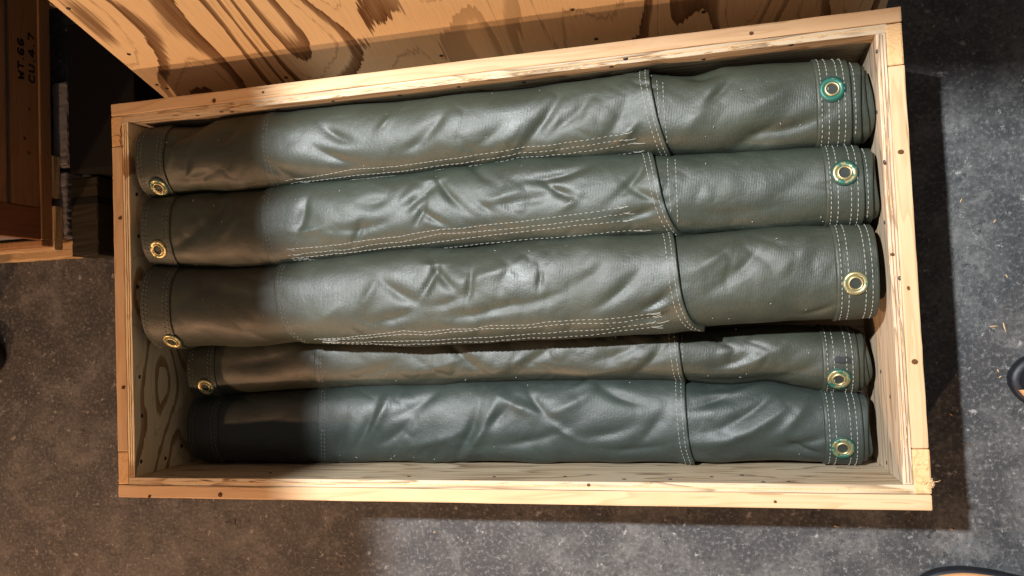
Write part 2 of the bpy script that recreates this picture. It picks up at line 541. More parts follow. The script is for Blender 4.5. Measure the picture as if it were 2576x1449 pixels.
XI, YI = X1 - TR_ - TP, Y1 - TR_ - TP
for q in [(497, 270 + 20), (557, 281), (583, 281), (700, 275), (838, 254), (1005, 240), (1154, 218), (1318, 207), (1538, 168), (1574, 149), (1770, 149), (1990, 113)]:
    stick('nail', nail_me, at_axis(q[0], q[1], 1, YI), (0, -1, 0), crate)
for q in [(351, 352), (344, 489), (349, 594), (346, 722), (362, 831), (351, 948), (357, 1046), (355, 1161), (416, 1153), (456, 1122), (355, 760)]:
    stick('nail', nail_me, at_axis(q[0], q[1], 0, -XI), (1, 0, 0), crate)
for q in [(2205, 130), (2207, 282), (2224, 408), (2226, 560), (2262, 700), (2240, 1000 - 2), (2199, 1162), (2214, 1172), (2231, 1164), (2216, 935)]:
    stick('nail', nail_me, at_axis(q[0], q[1], 0, XI), (-1, 0, 0), crate, 0.8)
for q in [(1421, 1199), (1028, 1199), (1243, 1200), (1570, 1206), (1686, 1206), (1790, 1200), (1866, 1196), (1984, 1212), (680, 1190), (944, 1164), (1920, 1213)]:
    stick('nail', nail_me, at_axis(q[0], q[1], 1, -YI), (0, 1, 0), crate, 0.85)
for q, s in [((538, 254), 1.1), ((1890, 84), 1.0), ((302, 549), 1.0), ((310, 975), 1.0), ((554, 1256 - 11), 1.2), ((376, 1249), 0.8), ((1950, 1262), 0.7), ((2266, 382), 1.2), ((2301, 910), 1.2),
             ((1480, 1220), 0.7), ((662, 232), 0.6), ((2245, 640), 0.8)]:
    p = at(q[0], q[1], H)
    stick('nail_hole', hole_me, (p[0], p[1], H + 0.0006), (0, 0, 1), crate, s)
# frayed corner
V, F = [], []
c0 = at(2334, 1216, H)
for k in range(46):
    a = random.uniform(-0.6, 2.2) if k % 3 else random.uniform(0, 6.28)
    L = random.uniform(0.003, 0.0075)
    w = random.uniform(0.0004, 0.0011)
    b = Vector((c0[0] + random.gauss(0, .0035), c0[1] + random.gauss(0, .003), H + random.uniform(-0.004, 0.001)))
    e = b + Vector((math.cos(a) * L, math.sin(a) * L * 0.8, random.uniform(-0.003, 0.005)))
    s = Vector((-math.sin(a), math.cos(a), 0.3)) * w
    i = len(V)
    V += [b - s, b + s, e + s * .3, e - s * .3, b + Vector((0, 0, w)), e + Vector((0, 0, w * .3))]
    F += [(i, i + 1, i + 2, i + 3), (i, i + 4, i + 5, i + 3), (i + 1, i + 4, i + 5, i + 2)]
o = link('frayed_fibres', raw_mesh('frayed_fibres', V, F), M_splinter, crate)
o['kind'] = 'stuff'
# torn veneer along the inner edge of the rails
V, F = [], []
for k in range(150):
    side = random.choice('bbbrrf')
    if side == 'b':
        x = random.uniform(-0.5, 0.5)
        b = Vector((x, YI + random.uniform(0.0, 0.006), H - 0.001))
        d = Vector((1, random.uniform(-.08, .08), 0))
    elif side == 'f':
        x = random.uniform(-0.5, 0.5)
        b = Vector((x, -YI - random.uniform(0.0, 0.006), H - 0.001))
        d = Vector((1, random.uniform(-.08, .08), 0))
    else:
        x = random.uniform(-0.25, 0.25)
        b = Vector((XI + random.uniform(0, 0.01), x, H - 0.0006))
        d = Vector((random.uniform(-.08, .08), 1, 0))
    L = random.uniform(0.006, 0.03)
    w = random.uniform(0.0003, 0.0008)
    s = Vector((-d.y, d.x, 0)) * w
    e = b + d * L
    i = len(V)
    up = Vector((0, 0, random.uniform(0.0005, 0.0016)))
    V += [b - s, b + s, e + s * .2, e - s * .2, (b + e) / 2 + up]
    F += [(i, i + 1, i + 4), (i + 1, i + 2, i + 4), (i + 2, i + 3, i + 4), (i + 3, i, i + 4)]
o = link('torn_fibres', raw_mesh('torn_fibres', V, F), M_splinter, crate)
o['kind'] = 'stuff'

# ------------------------------------------------------------------ the lid leaning behind
LEAN = math.atan(0.306)
lid = empty('crate_lid', (0.01, 0.3275, 0.0))
lid.rotation_euler = (R(90) - LEAN, 0, 0)    # local y runs up the lid, local z towards the camera side
tag(lid, 'figured plywood crate lid leaning upright behind the open crate', 'lid')
LH, LT = 0.66, 0.013
box('plywood_panel', -0.60, 0.60, 0.0, LH, -LT, 0.0, M_lid, lid, 0.0015, 0.0003)
for xx in (-0.57, 0.0, 0.57):
    box('batten', xx - 0.03, xx + 0.03, 0.002, LH - 0.002, -LT - 0.019, -LT - 0.0003, M_pine_y, lid, 0.002)
_n = np.array([0, math.cos(LEAN), -math.sin(LEAN)])
_p0 = np.array([0, 0.3275, 0.0])
for q in [(324, 136), (172, 21), (395, 213), (720, 195), (1440, 24), (1770, 30), (1110, 140), (1500, 98), (420, 222)]:
    d = ray(*q)
    p = CAM + d * ((_n @ (_p0 - CAM)) / (_n @ d))
    w = np.array(p) - np.array([0.01, 0.3275, 0])
    stick('nail', nail_me, (w[0], w[1] * math.sin(LEAN) + w[2] * math.cos(LEAN), 0.0003), (0, 0, 1), lid, 1.0)

# ------------------------------------------------------------------ rolled tarps
NEXP = 2.35


def cr(v, a, b, X, Y):                       # conversion of crop pixels to 2576-wide pixels
    return [(a + x * v, b + y * v) for x, y in zip(X, Y)]


def C2(L): return [(268.3 + x * .3009, 134.2 + y * .3009) for x, y in L]
def C3(L): return [(1945.4 + x * .4168, y * .4168) for x, y in L]
def C5(L): return [(268.3 + x * .4629, 603.7 + y * .4629) for x, y in L]
def C6(L): return [(1475.8 + x * .3473, 167.7 + y * .3473) for x, y in L]
def C7(L): return [(1542.9 + x * .3936, 637.3 + y * .3936) for x, y in L]
def C8(L): return [(670.8 + x * .3386, 268.3 + y * .3386) for x, y in L]
def CB(L): return [(603.7 + x * .4427, 771.5 + y * .4427) for x, y in L]


J12 = [(400, 500), (539, 488), (671, 481.6), (840, 461.3), (1111, 430.8), (1348, 405.4), (1543, 393.6), (1694, 393.6), (1840, 389), (1945, 381), (2050, 376), (2150, 374)]
J23 = [(384, 668), (453, 673), (546, 679), (694, 672), (958, 637.4), (1212, 620.5), (1543, 597), (1642, 590), (1736, 590), (1823, 581), (1945, 575.8), (2087, 571), (2170, 571)]
J45 = [(499, 996), (546, 998), (660, 986), (805, 974), (1200, 960), (1543, 952), (1700, 955), (1818, 962), (1936, 959), (2054, 980), (2153, 985)]
ROLLS = [
    dict(top=[(370, 333), (449, 322), (509, 325), (569, 307), (671, 292), (810, 278.6), (1006, 262), (1250, 237), (1476, 213), (1636, 197), (1684, 200), (1754, 200), (1788, 186), (1823, 178), (1945, 171), (2025, 165), (2129, 161)],
         bot=J12, z=0.192, b=0.049, xl=345, xr=2141, tails=((0.0035, 2163), (0.0085, 2181), (0.0135, 2195)),
         seamL=C2([(1300, 560), (1285, 700), (1290, 850), (1310, 950), (1350, 1060), (1390, 1120)]),
         edgeR=C6([(460, 85), (480, 200), (500, 300), (540, 430), (590, 580), (630, 650)]),
         bandL=(415, 420), bandR=C3([(262, 650)])[0],
         extra=C6([(508, 105), (520, 300), (525, 400)]), extra2=C6([(552, 115), (562, 320), (585, 560)]),
         gl=(402, 470), gr=C3([(353, 541)])[0], gmat=('g', 'h')),
    dict(top=J12, bot=J23, z=0.191, b=0.048, xl=357, xr=2172, tails=((0.0035, 2194), (0.0095, 2208)),
         seamL=[(664, 490), (657, 540), (656, 580), (668, 625), (690, 662)],
         edgeR=C6([(480, 640), (500, 720), (530, 850), (570, 980), (620, 1110), (680, 1190), (750, 1220)]),
         bandL=(428, 590), bandR=C3([(315, 1150)])[0],
         extra=C6([(588, 660), (590, 800), (605, 1000), (610, 1080)]), extra2=C6([(640, 665), (650, 860), (658, 1150)]),
         gl=(400, 627), gr=C3([(430, 1046)])[0], gmat=('b', 'g')),
    dict(top=J23, bot=[(375, 846), (421, 873), (509, 870), (754, 861), (812, 865), (1046, 865), (1268, 854), (1489, 838.5), (1744, 824.6), (1936, 810), (2094, 799), (2192, 793)],
         z=0.194, b=0.050, xl=357, xr=2208, tails=(),
         seamL=C5([(920, 170), (912, 300), (940, 430), (990, 520), (1050, 555)]),
         edgeR=[(1694, 592)] + C7([(400, 0), (420, 100), (440, 250), (480, 380), (530, 450), (590, 470)]),
         bandL=(430, 790), bandR=C7([(1425, 200)])[0], extra=None, extra2=None,
         gl=(435, 857), gr=C7([(1546, 190)])[0], gmat=('b', 'b')),
    dict(top=[(475, 850), (700, 830), (1000, 825), (1400, 822), (1700, 826), (1787, 828), (1936, 823), (2133, 825)], bot=J45, z=0.101, b=0.049, xl=473, xr=2157, tails=((0.003, 2169), (0.008, 2180), (0.013, 2188)),
         seamL=C5([(1140, 570), (1130, 680), (1150, 790)]),
         edgeR=C7([(415, 500), (425, 600), (440, 720), (465, 810)]),
         bandL=(540, 920), bandR=C7([(1336, 680)])[0], extra=C7([(440, 520), (440, 620), (445, 690)]), extra2=None,
         gl=(519, 972), gr=C7([(1438, 798)])[0], gmat=('b', 'g')),
    dict(top=J45, bot=[(486, 1148), (546, 1156), (800, 1154), (1200, 1152), (1543, 1153), (1747, 1154), (1936, 1149), (2066, 1157), (2165, 1162)],
         z=0.101, b=0.049, xl=473, xr=2169, tails=((0.003, 2181), (0.009, 2191)),
         seamL=C5([(1150, 800), (1145, 950), (1145, 1100), (1155, 1190)]),
         edgeR=C7([(460, 820), (465, 950), (475, 1100), (490, 1220), (520, 1310)]),
         bandL=(548, 1075), bandR=C7([(1348, 1100)])[0], extra=None, extra2=None,
         gl=None, gr=C7([(1465, 1241)])[0], gmat=('b', 'g')),
]
# wrinkles: x, y, direction (degrees, counter-clockwise), half length, half width (all in photo pixels), height in mm
DENTS = [
    [(1348, 336, 48, 85, 20, -5.5), (1101, 319, 45, 34, 15, -3.5), (978, 312, 52, 26, 9, 3), (853, 346, -28, 34, 12, -3.5), (1060, 363, 30, 34, 14, -3), (840, 397, -22, 44, 12, -3), (1240, 345, 35, 40, 18, -2.5),
     (1440, 300, 40, 50, 16, -3.5), (1560, 300, 60, 50, 20, -3), (1580, 335, 40, 30, 12, 3), (449, 388, 68, 36, 12, 4), (478, 415, 70, 34, 12, -4.5), (500, 448, 12, 40, 12, -3.5), (470, 338, 38, 42, 13, -6), (548, 385, 20, 60, 22, 3), (590, 340, 55, 34, 14, -3),
     (1975, 330, 15, 75, 22, -6), (1875, 362, 28, 80, 24, -6.5), (1809, 237, 45, 46, 12, -3.5), (1770, 270, 60, 60, 22, 2.5), (1940, 250, 30, 60, 25, 3), (1770, 190, 0, 40, 16, -5), (720, 440, -30, 50, 14, -3), (1622, 222, -12, 26, 5, -2.5)],
    [(1060, 502, 38, 44, 13, -4.5), (1128, 486, -50, 44, 10, -4.5), (1091, 456, 10, 26, 9, 3), (1064, 544, 62, 24, 8, -4), (1091, 549, -32, 30, 8, -3.5), (948, 512, 10, 28, 16, -3.5), (769, 546, 75, 36, 14, -3.5), (785, 583, 10, 34, 9, 2.5), (1199, 431, -42, 36, 12, -3.5),
     (1253, 505, 15, 44, 15, 3.5), (1218, 520, -30, 30, 9, -2), (1409, 446, 14, 60, 12, -5), (1416, 488, -24, 40, 9, -4), (1314, 510, 8, 80, 14, -3), (1590, 463, 50, 50, 11, -4.5), (1618, 492, -25, 36, 9, -3.5), (1612, 538, 15, 44, 11, -4), (1440, 512, 40, 30, 9, 2.5),
     (551, 532, 80, 34, 26, -7), (600, 560, 50, 44, 12, 3), (490, 590, 40, 60, 14, -3.5), (920, 575, 10, 60, 13, -3), (2020, 450, 40, 60, 26, -2.5), (1850, 540, 5, 90, 20, -2.5), (2080, 470, 0, 30, 8, -2), (905, 590, 60, 30, 10, -3)],
    [(1085, 715, 62, 40, 11, -5), (1118, 700, -48, 40, 12, -4), (1092, 668, 5, 24, 10, 3), (1140, 760, 20, 44, 12, -3.5), (1188, 720, 80, 34, 8, -3.5), (1362, 705, 85, 24, 6, -2.5), (1010, 740, -30, 44, 14, -4), (935, 742, 60, 34, 13, 3), (1240, 690, 20, 60, 16, 2.5),
     (1330, 765, 12, 70, 14, -3), (1480, 700, 35, 50, 18, -2.5), (1560, 735, 40, 54, 14, -3.5), (1655, 760, 32, 44, 11, -4.5), (1640, 800, 10, 46, 9, -3.5), (1200, 790, 10, 70, 14, -3.5), (1000, 800, 15, 50, 13, -3), (1810, 640, 38, 70, 18, 3), (1860, 680, 42, 70, 20, -3.5),
     (2010, 640, 50, 60, 24, 2), (600, 740, -10, 70, 24, -2.5), (520, 730, 40, 44, 16, -2), (2060, 785, 20, 34, 8, -3), (820, 800, 30, 44, 16, 2)],
    [(1100, 925, 15, 60, 14, 3), (1180, 905, -40, 44, 13, -3.5), (1270, 925, 20, 60, 16, 3), (1350, 900, 30, 44, 13, -3), (1500, 935, 8, 90, 14, 3), (1640, 905, 45, 44, 14, -3.5), (1560, 890, 20, 50, 14, -2.5), (950, 935, 20, 50, 14, -3), (1930, 890, 30, 80, 22, 3), (1850, 910, 20, 60, 16, -2.5), (660, 910, 10, 70, 18, -2.5), (2000, 940, 20, 60, 18, -3), (1820, 962, 0, 70, 10, -3.5)],
    [(1215, 1085, 58, 60, 14, 4.5), (1180, 1100, 62, 55, 13, -4.5), (1255, 1050, 40, 50, 15, -3.5), (1300, 1020, -20, 60, 16, 3.5), (1370, 1035, -45, 55, 13, -4.5), (1410, 1075, -40, 44, 12, 3.5), (1450, 1010, 30, 60, 18, 3.5), (1560, 1000, -20, 50, 14, -4), (1480, 970, 20, 40, 10, 4),
     (960, 1050, 62, 55, 14, 4), (925, 1085, 60, 50, 14, -4.5), (1010, 1085, 40, 44, 13, -3.5), (1070, 1010, 35, 60, 16, -3.5), (1100, 1110, 15, 60, 13, 3), (1330, 1110, 12, 70, 13, -4), (1530, 1090, 12, 60, 16, -3.5), (1640, 1080, 50, 50, 15, -3), (1600, 1130, 5, 70, 10, -3),
     (1900, 1075, 28, 85, 16, 4.5), (1880, 1040, 32, 70, 14, -4.5), (2000, 1050, 50, 50, 15, 3.5), (1790, 1010, 20, 50, 13, -3.5), (1860, 985, 10, 70, 11, 4), (2020, 1115, 15, 50, 13, -4), (1790, 1110, 10, 70, 18, 2.5), (2020, 1130, -20, 36, 8, -4.5), (660, 1070, 20, 70, 20, -2.5), (860, 1110, 70, 40, 14, -3)],
]


class Roll:
    def __init__(self, i, spec):
        self.i, self.sp = i, spec
        self.z, self.b = spec['z'], spec['b']
        t = np.array([at(px, py, self.z)[:2] for px, py in spec['top']])
        bt = np.array([at(px, py, self.z)[:2] for px, py in spec['bot']])
        self.tx, self.ty, self.bx, self.by = t[:, 0], t[:, 1], bt[:, 0], bt[:, 1]
        ym = 0.5 * (self.ty.mean() + self.by.mean())
        self.x0 = at(spec['xl'], 0, self.z)[0]
        cyp = {0: 420, 1: 590, 2: 790, 3: 920, 4: 1080}[i]
        self.x0 = max(at(spec['xl'], cyp, self.z + 0.92 * self.b)[0], -XI + 0.002)
        self.x1 = min(at(spec['xr'], {0: 270, 1: 470, 2: 690, 3: 900, 4: 1080}[i], self.z + 0.04)[0], XI - 0.004)
        # smooth the outline a little
        xs = np.linspace(self.x0 - 0.03, self.x1 + 0.05, 240)
        k = np.exp(-np.linspace(-2, 2, 9) ** 2)
        k /= k.sum()

        def sm(x, y):
            v = np.interp(xs, x, y)
            return np.convolve(np.pad(v, 4, 'edge'), k, 'valid')
        self.gx, self.gt, self.gb = xs, sm(self.tx, self.ty), sm(self.bx, self.by)
        dl = []
        for (px, py, ang, L, W, A) in DENTS[i]:
            zt = self.z + self.b * 0.8
            c = at(px, py, zt)
            e = at(px + math.cos(R(ang)) * 10, py - math.sin(R(ang)) * 10, zt)
            u = (e - c)[:2] / 10
            sc = np.linalg.norm(u)
            dl.append((c[0], c[1], u[0] / sc, u[1] / sc, L * sc * 1.2, W * sc * 1.15, A * 0.00125))
        self.dents = dl

    def cy(self, x): return 0.5 * (np.interp(x, self.gx, self.gt) + np.interp(x, self.gx, self.gb))
    def a(self, x): return 0.5 * (np.interp(x, self.gx, self.gt) - np.interp(x, self.gx, self.gb)) + 0.0015

    def surf(self, x, ph, off=0.0, shrink=0.0, flat=False):
        """ph: 0 = +y side, pi/2 = top"""
        x = np.asarray(x, float)
        ph = np.asarray(ph, float)
        c, s = np.cos(ph), np.sin(ph)
        e = 2 / NEXP
        a, b = self.a(x), self.b
        y = np.sign(c) * np.abs(c) ** e
        z = np.sign(s) * np.abs(s) ** e
        ny, nz = np.sign(y) * np.abs(y) ** (NEXP - 1) / a, np.sign(z) * np.abs(z) ** (NEXP - 1) / b
        ln = np.sqrt(ny * ny + nz * nz) + 1e-9
        ny, nz = ny / ln, nz / ln
        Y = self.cy(x) + (a - shrink) * y
        Z = self.z + (b - shrink) * z
        d = np.zeros(np.broadcast(x, ph).shape)
        if not flat:
            up = np.clip(nz * 1.6 + 0.15, 0, 1)
            for (cx, cy_, ux, uy, L, W, A) in self.dents:
                dx, dy = x - cx, Y - cy_
                m = (np.abs(dx) < 3.2 * (L + W)) & (np.abs(dy) < 3.2 * (L + W))
                if not m.any():
                    continue
                bend = 0.25 * L
                u = (dx * ux + dy * uy)
                w = (-dx * uy + dy * ux) - 0.10 * u * u / max(L, 1e-6)
                q = (w / W) ** 2
                d += np.where(m, A * np.exp(-(u / L) ** 2) * (1 - 0.30 * q) * np.exp(-1.15 * np.sqrt(q + 0.02) ** 1.35), 0) * up
            arc = ph * 0.055
            sd = 31 * self.i + 5
            n1 = vnoise(x * 11 + 3.1, arc * 14 + 1.7, sd)
            n2 = vnoise(x * 24 + 9.2, arc * 30 + 4.2, sd + 1)
            n3 = vnoise(x * 22 + arc * 16, arc * 22 - x * 13, sd + 2)
            n4 = vnoise(x * 70 + 1.2, arc * 80 + 2.2, sd + 3)
            rdg = (1 - np.abs(n3)) ** 3
            n5 = vnoise(x * 38 + arc * 30 + 3, arc * 34 - x * 24 + 7, sd + 4)
            sharp = np.abs(n5) ** 0.8 - 0.45
            gate = np.clip(vnoise(x * 13 + 8, arc * 15 + 3, sd + 5) * 1.6 + 0.2, 0, 1)
            amp = self.amp(x)
            d += amp * (0.0032 * n1 + 0.0008 * n2 - 0.0013 * (rdg - 0.35) * np.clip(n1 + 0.4, 0, 1) + 0.00008 * n4 + 0.0016 * sharp * gate)
        d = d + off
        return np.stack(np.broadcast_arrays(x, Y + d * ny, Z + d * nz), -1)

    def amp(self, x):
        # calmer at the stiff hems
        e = np.minimum(x - self.x0, self.x1 - x)
        return 0.30 + 0.70 * np.clip((e - 0.05) / 0.05, 0, 1)

    def normal(self, x, ph):
        p = self.surf(x, ph)
        du = self.surf(x + 0.003, ph) - self.surf(x - 0.003, ph)
        dv = self.surf(x, ph + 0.03) - self.surf(x, ph - 0.03)
        n = np.cross(du, dv)
        n /= np.linalg.norm(n)
        if n @ (p - np.array([p[0], float(self.cy(p[0])), self.z])) < 0:
            n = -n
        return n

    def from_px(self, px, py):
        """photo pixel -> (x, phi) on this roll"""
        z = self.z + self.b * 0.8
        for _ in range(14):
            p = at(px, py, z)
            v = np.clip((p[1] - self.cy(p[0])) / self.a(p[0]), -0.995, 0.995)
            zz = self.z + self.b * (1 - abs(v) ** NEXP) ** (1 / NEXP)
            z = 0.5 * z + 0.5 * zz
        c = np.sign(v) * abs(v) ** (NEXP / 2)
        return float(p[0]), float(math.acos(np.clip(c, -1, 1)))

    def curve(self, pts):
        """seam running round the roll: x as a function of phi"""
        q = sorted([self.from_px(*p) for p in pts], key=lambda a: a[1])
        f = np.array([a[1] for a in q])
        x = np.array([a[0] for a in q])
        if len(f) > 2:
            ff = np.linspace(f[0], f[-1], 40)
            cf = np.polyfit(f, x, min(3, len(f) - 1))
            x = np.polyval(cf, ff)
            f = ff
        return lambda ph: np.interp(ph, f, x)


def grid_object(name, P, mat, parent, closed=True):
    """P[i, j] points; j wraps round the roll"""
    n, m = P.shape[:2]
    me = bpy.data.meshes.new(name)
    V = P.reshape(-1, 3)
    jj = np.arange(m if closed else m - 1)
    ii = np.arange(n - 1)
    I, J = np.meshgrid(ii, jj, indexing='ij')
    J2 = (J + 1) % m
    F = np.stack([I * m + J, (I + 1) * m + J, (I + 1) * m + J2, I * m + J2], -1).reshape(-1, 4)
    me.vertices.add(len(V))
    me.vertices.foreach_set('co', V.astype(np.float32).ravel())
    me.loops.add(F.size)
    me.loops.foreach_set('vertex_index', F.astype(np.int32).ravel())
    me.polygons.add(len(F))
    me.polygons.foreach_set('loop_start', np.arange(0, F.size, 4, dtype=np.int32))
    me.polygons.foreach_set('use_smooth', np.ones(len(F), dtype=bool))
    me.update(calc_edges=True)
    me.validate()
    return link(name, me, mat, parent)


def shell(name, roll, fx0, fx1, mat, parent, t0, t1, lift0=0.0, lift1=0.0, bead0=0.0, res=0.0032, nph=124, flat=False, pha=None):
    """one layer of cloth wrapped round the roll between two seams"""
    ph = np.linspace(0, 2 * np.pi, nph, endpoint=False)
    x0, x1 = fx0(ph), fx1(ph)
    L = float(np.mean(x1 - x0))
    core = np.linspace(0.004, L - 0.004, max(6, int(L / res)))
    e0 = np.array([0.0, 0.00005, 0.0004, 0.0011, 0.0024])
    d = np.concatenate([e0, core[1:-1], L - e0[::-1]])
    dist0, dist1 = d, L - d
    prof = np.minimum(1, np.sqrt(np.clip(np.minimum(dist0, dist1) / 0.0011, 0, 1)))
    prof[0] = prof[-1] = -0.6
    tt = t0 + (t1 - t0) * (d / L)
    off = tt * prof
    l0 = lift0 * np.exp(-(dist0 / 0.012) ** 2) + bead0 * np.exp(-((dist0 - 0.003) / 0.002) ** 2)
    l1 = lift1 * np.exp(-(dist1 / 0.016) ** 2)
    off = off + (l0 + l1) * np.clip(prof, 0, 1)
    fr = (d / L)[:, None]
    X = x0[None, :] + fr * (x1 - x0)[None, :]
    PH = np.broadcast_to(ph[None, :], X.shape)
    P = roll.surf(X, PH, off[:, None] * np.ones_like(X), flat=flat)
    return grid_object(name, P, mat, parent)


def stitches(name, roll, path, off, mat, parent, length=0.0055, gap=0.0022, w=0.00055, jit=0.0):
    """path: list of (x, phi) -> short raised stitches along it"""
    q = np.array(path)
    P = roll.surf(q[:, 0], q[:, 1], off)
    seg = np.linalg.norm(np.diff(P, axis=0), axis=1)
    cum = np.concatenate([[0], np.cumsum(seg)])
    V, F = [], []
    s = 0.0
    while s + length < cum[-1]:
        l = length * random.uniform(0.85, 1.1)
        pts = []
        for k in (0, 0.35, 0.65, 1):
            ss = s + l * k
            x, f = np.interp(ss, cum, q[:, 0]), np.interp(ss, cum, q[:, 1])
            pts.append((x, f))
        A = np.array(pts)
        hh = off + np.array([-0.0001, 0.0006, 0.0006, -0.0001])
        C = roll.surf(A[:, 0], A[:, 1], hh)
        tdir = C[-1] - C[0]
        tdir /= np.linalg.norm(tdir) + 1e-9
        nn = roll.surf(A[1:2, 0], A[1:2, 1], off + 0.002)[0] - roll.surf(A[1:2, 0], A[1:2, 1], off)[0]
        nn /= np.linalg.norm(nn) + 1e-9
        sd = np.cross(tdir, nn)
        j = random.uniform(-jit, jit)
        i0 = len(V)
        for k in range(4):
            ww = w * (0.7 if k in (0, 3) else 1.0)
            c = C[k] + sd * j * (1 if k > 1 else -1)
            V += [c - sd * ww - nn * 0.0003, c + nn * ww * 0.8, c + sd * ww - nn * 0.0003]
        for k in range(3):
            a = i0 + 3 * k
            F += [(a, a + 1, a + 4, a + 3), (a + 1, a + 2, a + 5, a + 4)]
        F += [(i0, i0 + 2, i0 + 1), (i0 + 9, i0 + 10, i0 + 11)]
        s += l + gap * random.uniform(0.8, 1.2)
    if not V:
        return None
    o = link(name, raw_mesh(name, V, F, True), mat, parent)
    o['kind'] = 'stuff'
    return o


def ring_path(fx, dx, p0=0.12, p1=3.02, n=90):
    ph = np.linspace(p0, p1, n)
    return np.stack([fx(ph) + dx, ph], 1)


flange_me = lathe_mesh('grommet', [(0.0092, 0.0004), (0.0102, 0.0013), (0.0118, 0.0018), (0.0138, 0.0017), (0.0150, 0.0010), (0.0155, -0.0006)], 36)
barrel_me = lathe_mesh('barrel', [(0.0064, -0.0030), (0.0066, 0.0012), (0.0073, 0.0024), (0.0083, 0.0027), (0.0094, 0.0020), (0.0099, 0.0008), (0.0100, -0.0004)], 32)
barrel_me.materials.append(M_barrel)
hole_shade_disc = lathe_mesh('hole_shade', [(0.0, 0.0001), (0.0068, 0.0001)], 20)  # flat dark disc, its colour stands in for the shade in the hole
hole_shade_disc.materials.append(M_tarp_shade)
FL = {}
for k, m in (('b', M_brass), ('g', M_brass_green), ('h', M_brass_heavy)):
    FL[k] = flange_me.copy()
    FL[k].materials.append(m)
stain_me = lathe_mesh('stain', [(0.0150, 0.0009), (0.0168, 0.0004), (0.0176, -0.0004)], 30)
stain_me.materials.append(M_stain)


def grommet(roll, px, off, kind, parent):
    x, f = roll.from_px(*px)
    p = roll.surf(np.array([x]), np.array([f]), off)[0]
    n = roll.normal(x, f)
    o = bpy.data.objects.new('grommet', FL[kind])
    COL.objects.link(o)
    o.parent = parent
    o.matrix_local = Matrix.Translation(Vector(p)) @ Vector(n).to_track_quat('Z', 'Y').to_matrix().to_4x4()
    b = bpy.data.objects.new('barrel', barrel_me)
    COL.objects.link(b)
    b.parent = o
    hd = bpy.data.objects.new('hole_shade', hole_shade_disc)
    COL.objects.link(hd)
    hd.parent = o
    if kind != 'b':
        s = bpy.data.objects.new('stain', stain_me)
        COL.objects.link(s)
        s.parent = o
        s.scale = (1.0, random.uniform(0.98, 1.05), 1)
    return o


LABELS = ['rolled green tarp against the crate\'s back wall, its right grommet thick with verdigris',
          'rolled green tarp second from the crate\'s back wall, between two raised rolls',
          'fat rolled green tarp in the middle of the crate, overlapping a lower roll',
          'rolled green tarp lying low with a black smudge above its grommet',
          'rolled slate green tarp lying low against the crate\'s front wall']
ROWS = [
    [C8([(140, 548), (400, 505), (640, 465), (1000, 430), (1500, 360), (2000, 292), (2560, 217)]) + C6([(100, 514), (200, 500), (330, 472)]),
     C8([(180, 568), (400, 535), (640, 505), (1000, 465), (1500, 400), (2000, 330), (2560, 257)]) + C6([(100, 550), (240, 530), (350, 517)]),
     C8([(300, 575), (640, 530), (1000, 490), (1500, 430), (2000, 360), (2560, 296)]) + C6([(100, 586), (240, 568), (360, 550)]),
     C8([(2100, 402), (2400, 372), (2560, 353)]) + C6([(100, 638), (200, 628), (420, 610)])],
    [C8([(150, 1058), (450, 1030), (680, 995), (1000, 960), (1100, 938), (1300, 908), (1450, 900), (1600, 880), (1900, 850), (2200, 810), (2560, 757)]) + C6([(100, 1044), (200, 1030), (310, 1010)]),
     C8([(160, 1100), (350, 1075), (600, 1050), (800, 1015), (1000, 1000), (1300, 940), (1500, 930), (1800, 905), (2100, 870), (2560, 802)]) + C6([(100, 1088), (200, 1075), (330, 1055)]),
     C8([(190, 1118), (450, 1090), (800, 1050), (1200, 1010), (1500, 970), (1900, 925), (2300, 875), (2560, 851)]) + C6([(100, 1126), (200, 1115), (355, 1105)]),
     C8([(200, 1128), (500, 1118), (800, 1085), (1200, 1060), (1500, 1025), (1900, 985), (2300, 940), (2560, 913)]) + C6([(100, 1190), (200, 1180), (440, 1168)])],
    [CB([(420, 185), (600, 178), (750, 158), (930, 135), (1050, 142), (1200, 122), (1350, 118), (1420, 103), (1630, 102), (1750, 83), (2000, 70), (2200, 58), (2370, 38)]),
     CB([(470, 190), (640, 185), (850, 160), (930, 153), (1080, 155), (1200, 138), (1400, 120), (1620, 118), (1800, 98), (2200, 82), (2395, 55)]),
     CB([(470, 203), (640, 203), (900, 188), (1100, 182), (1300, 170), (1600, 155), (1800, 135), (2100, 115), (2390, 82)]),
     CB([(490, 208), (650, 211), (1000, 203), (1400, 188), (1700, 168), (2000, 143), (2250, 115), (2395, 100)])],
    [], []]

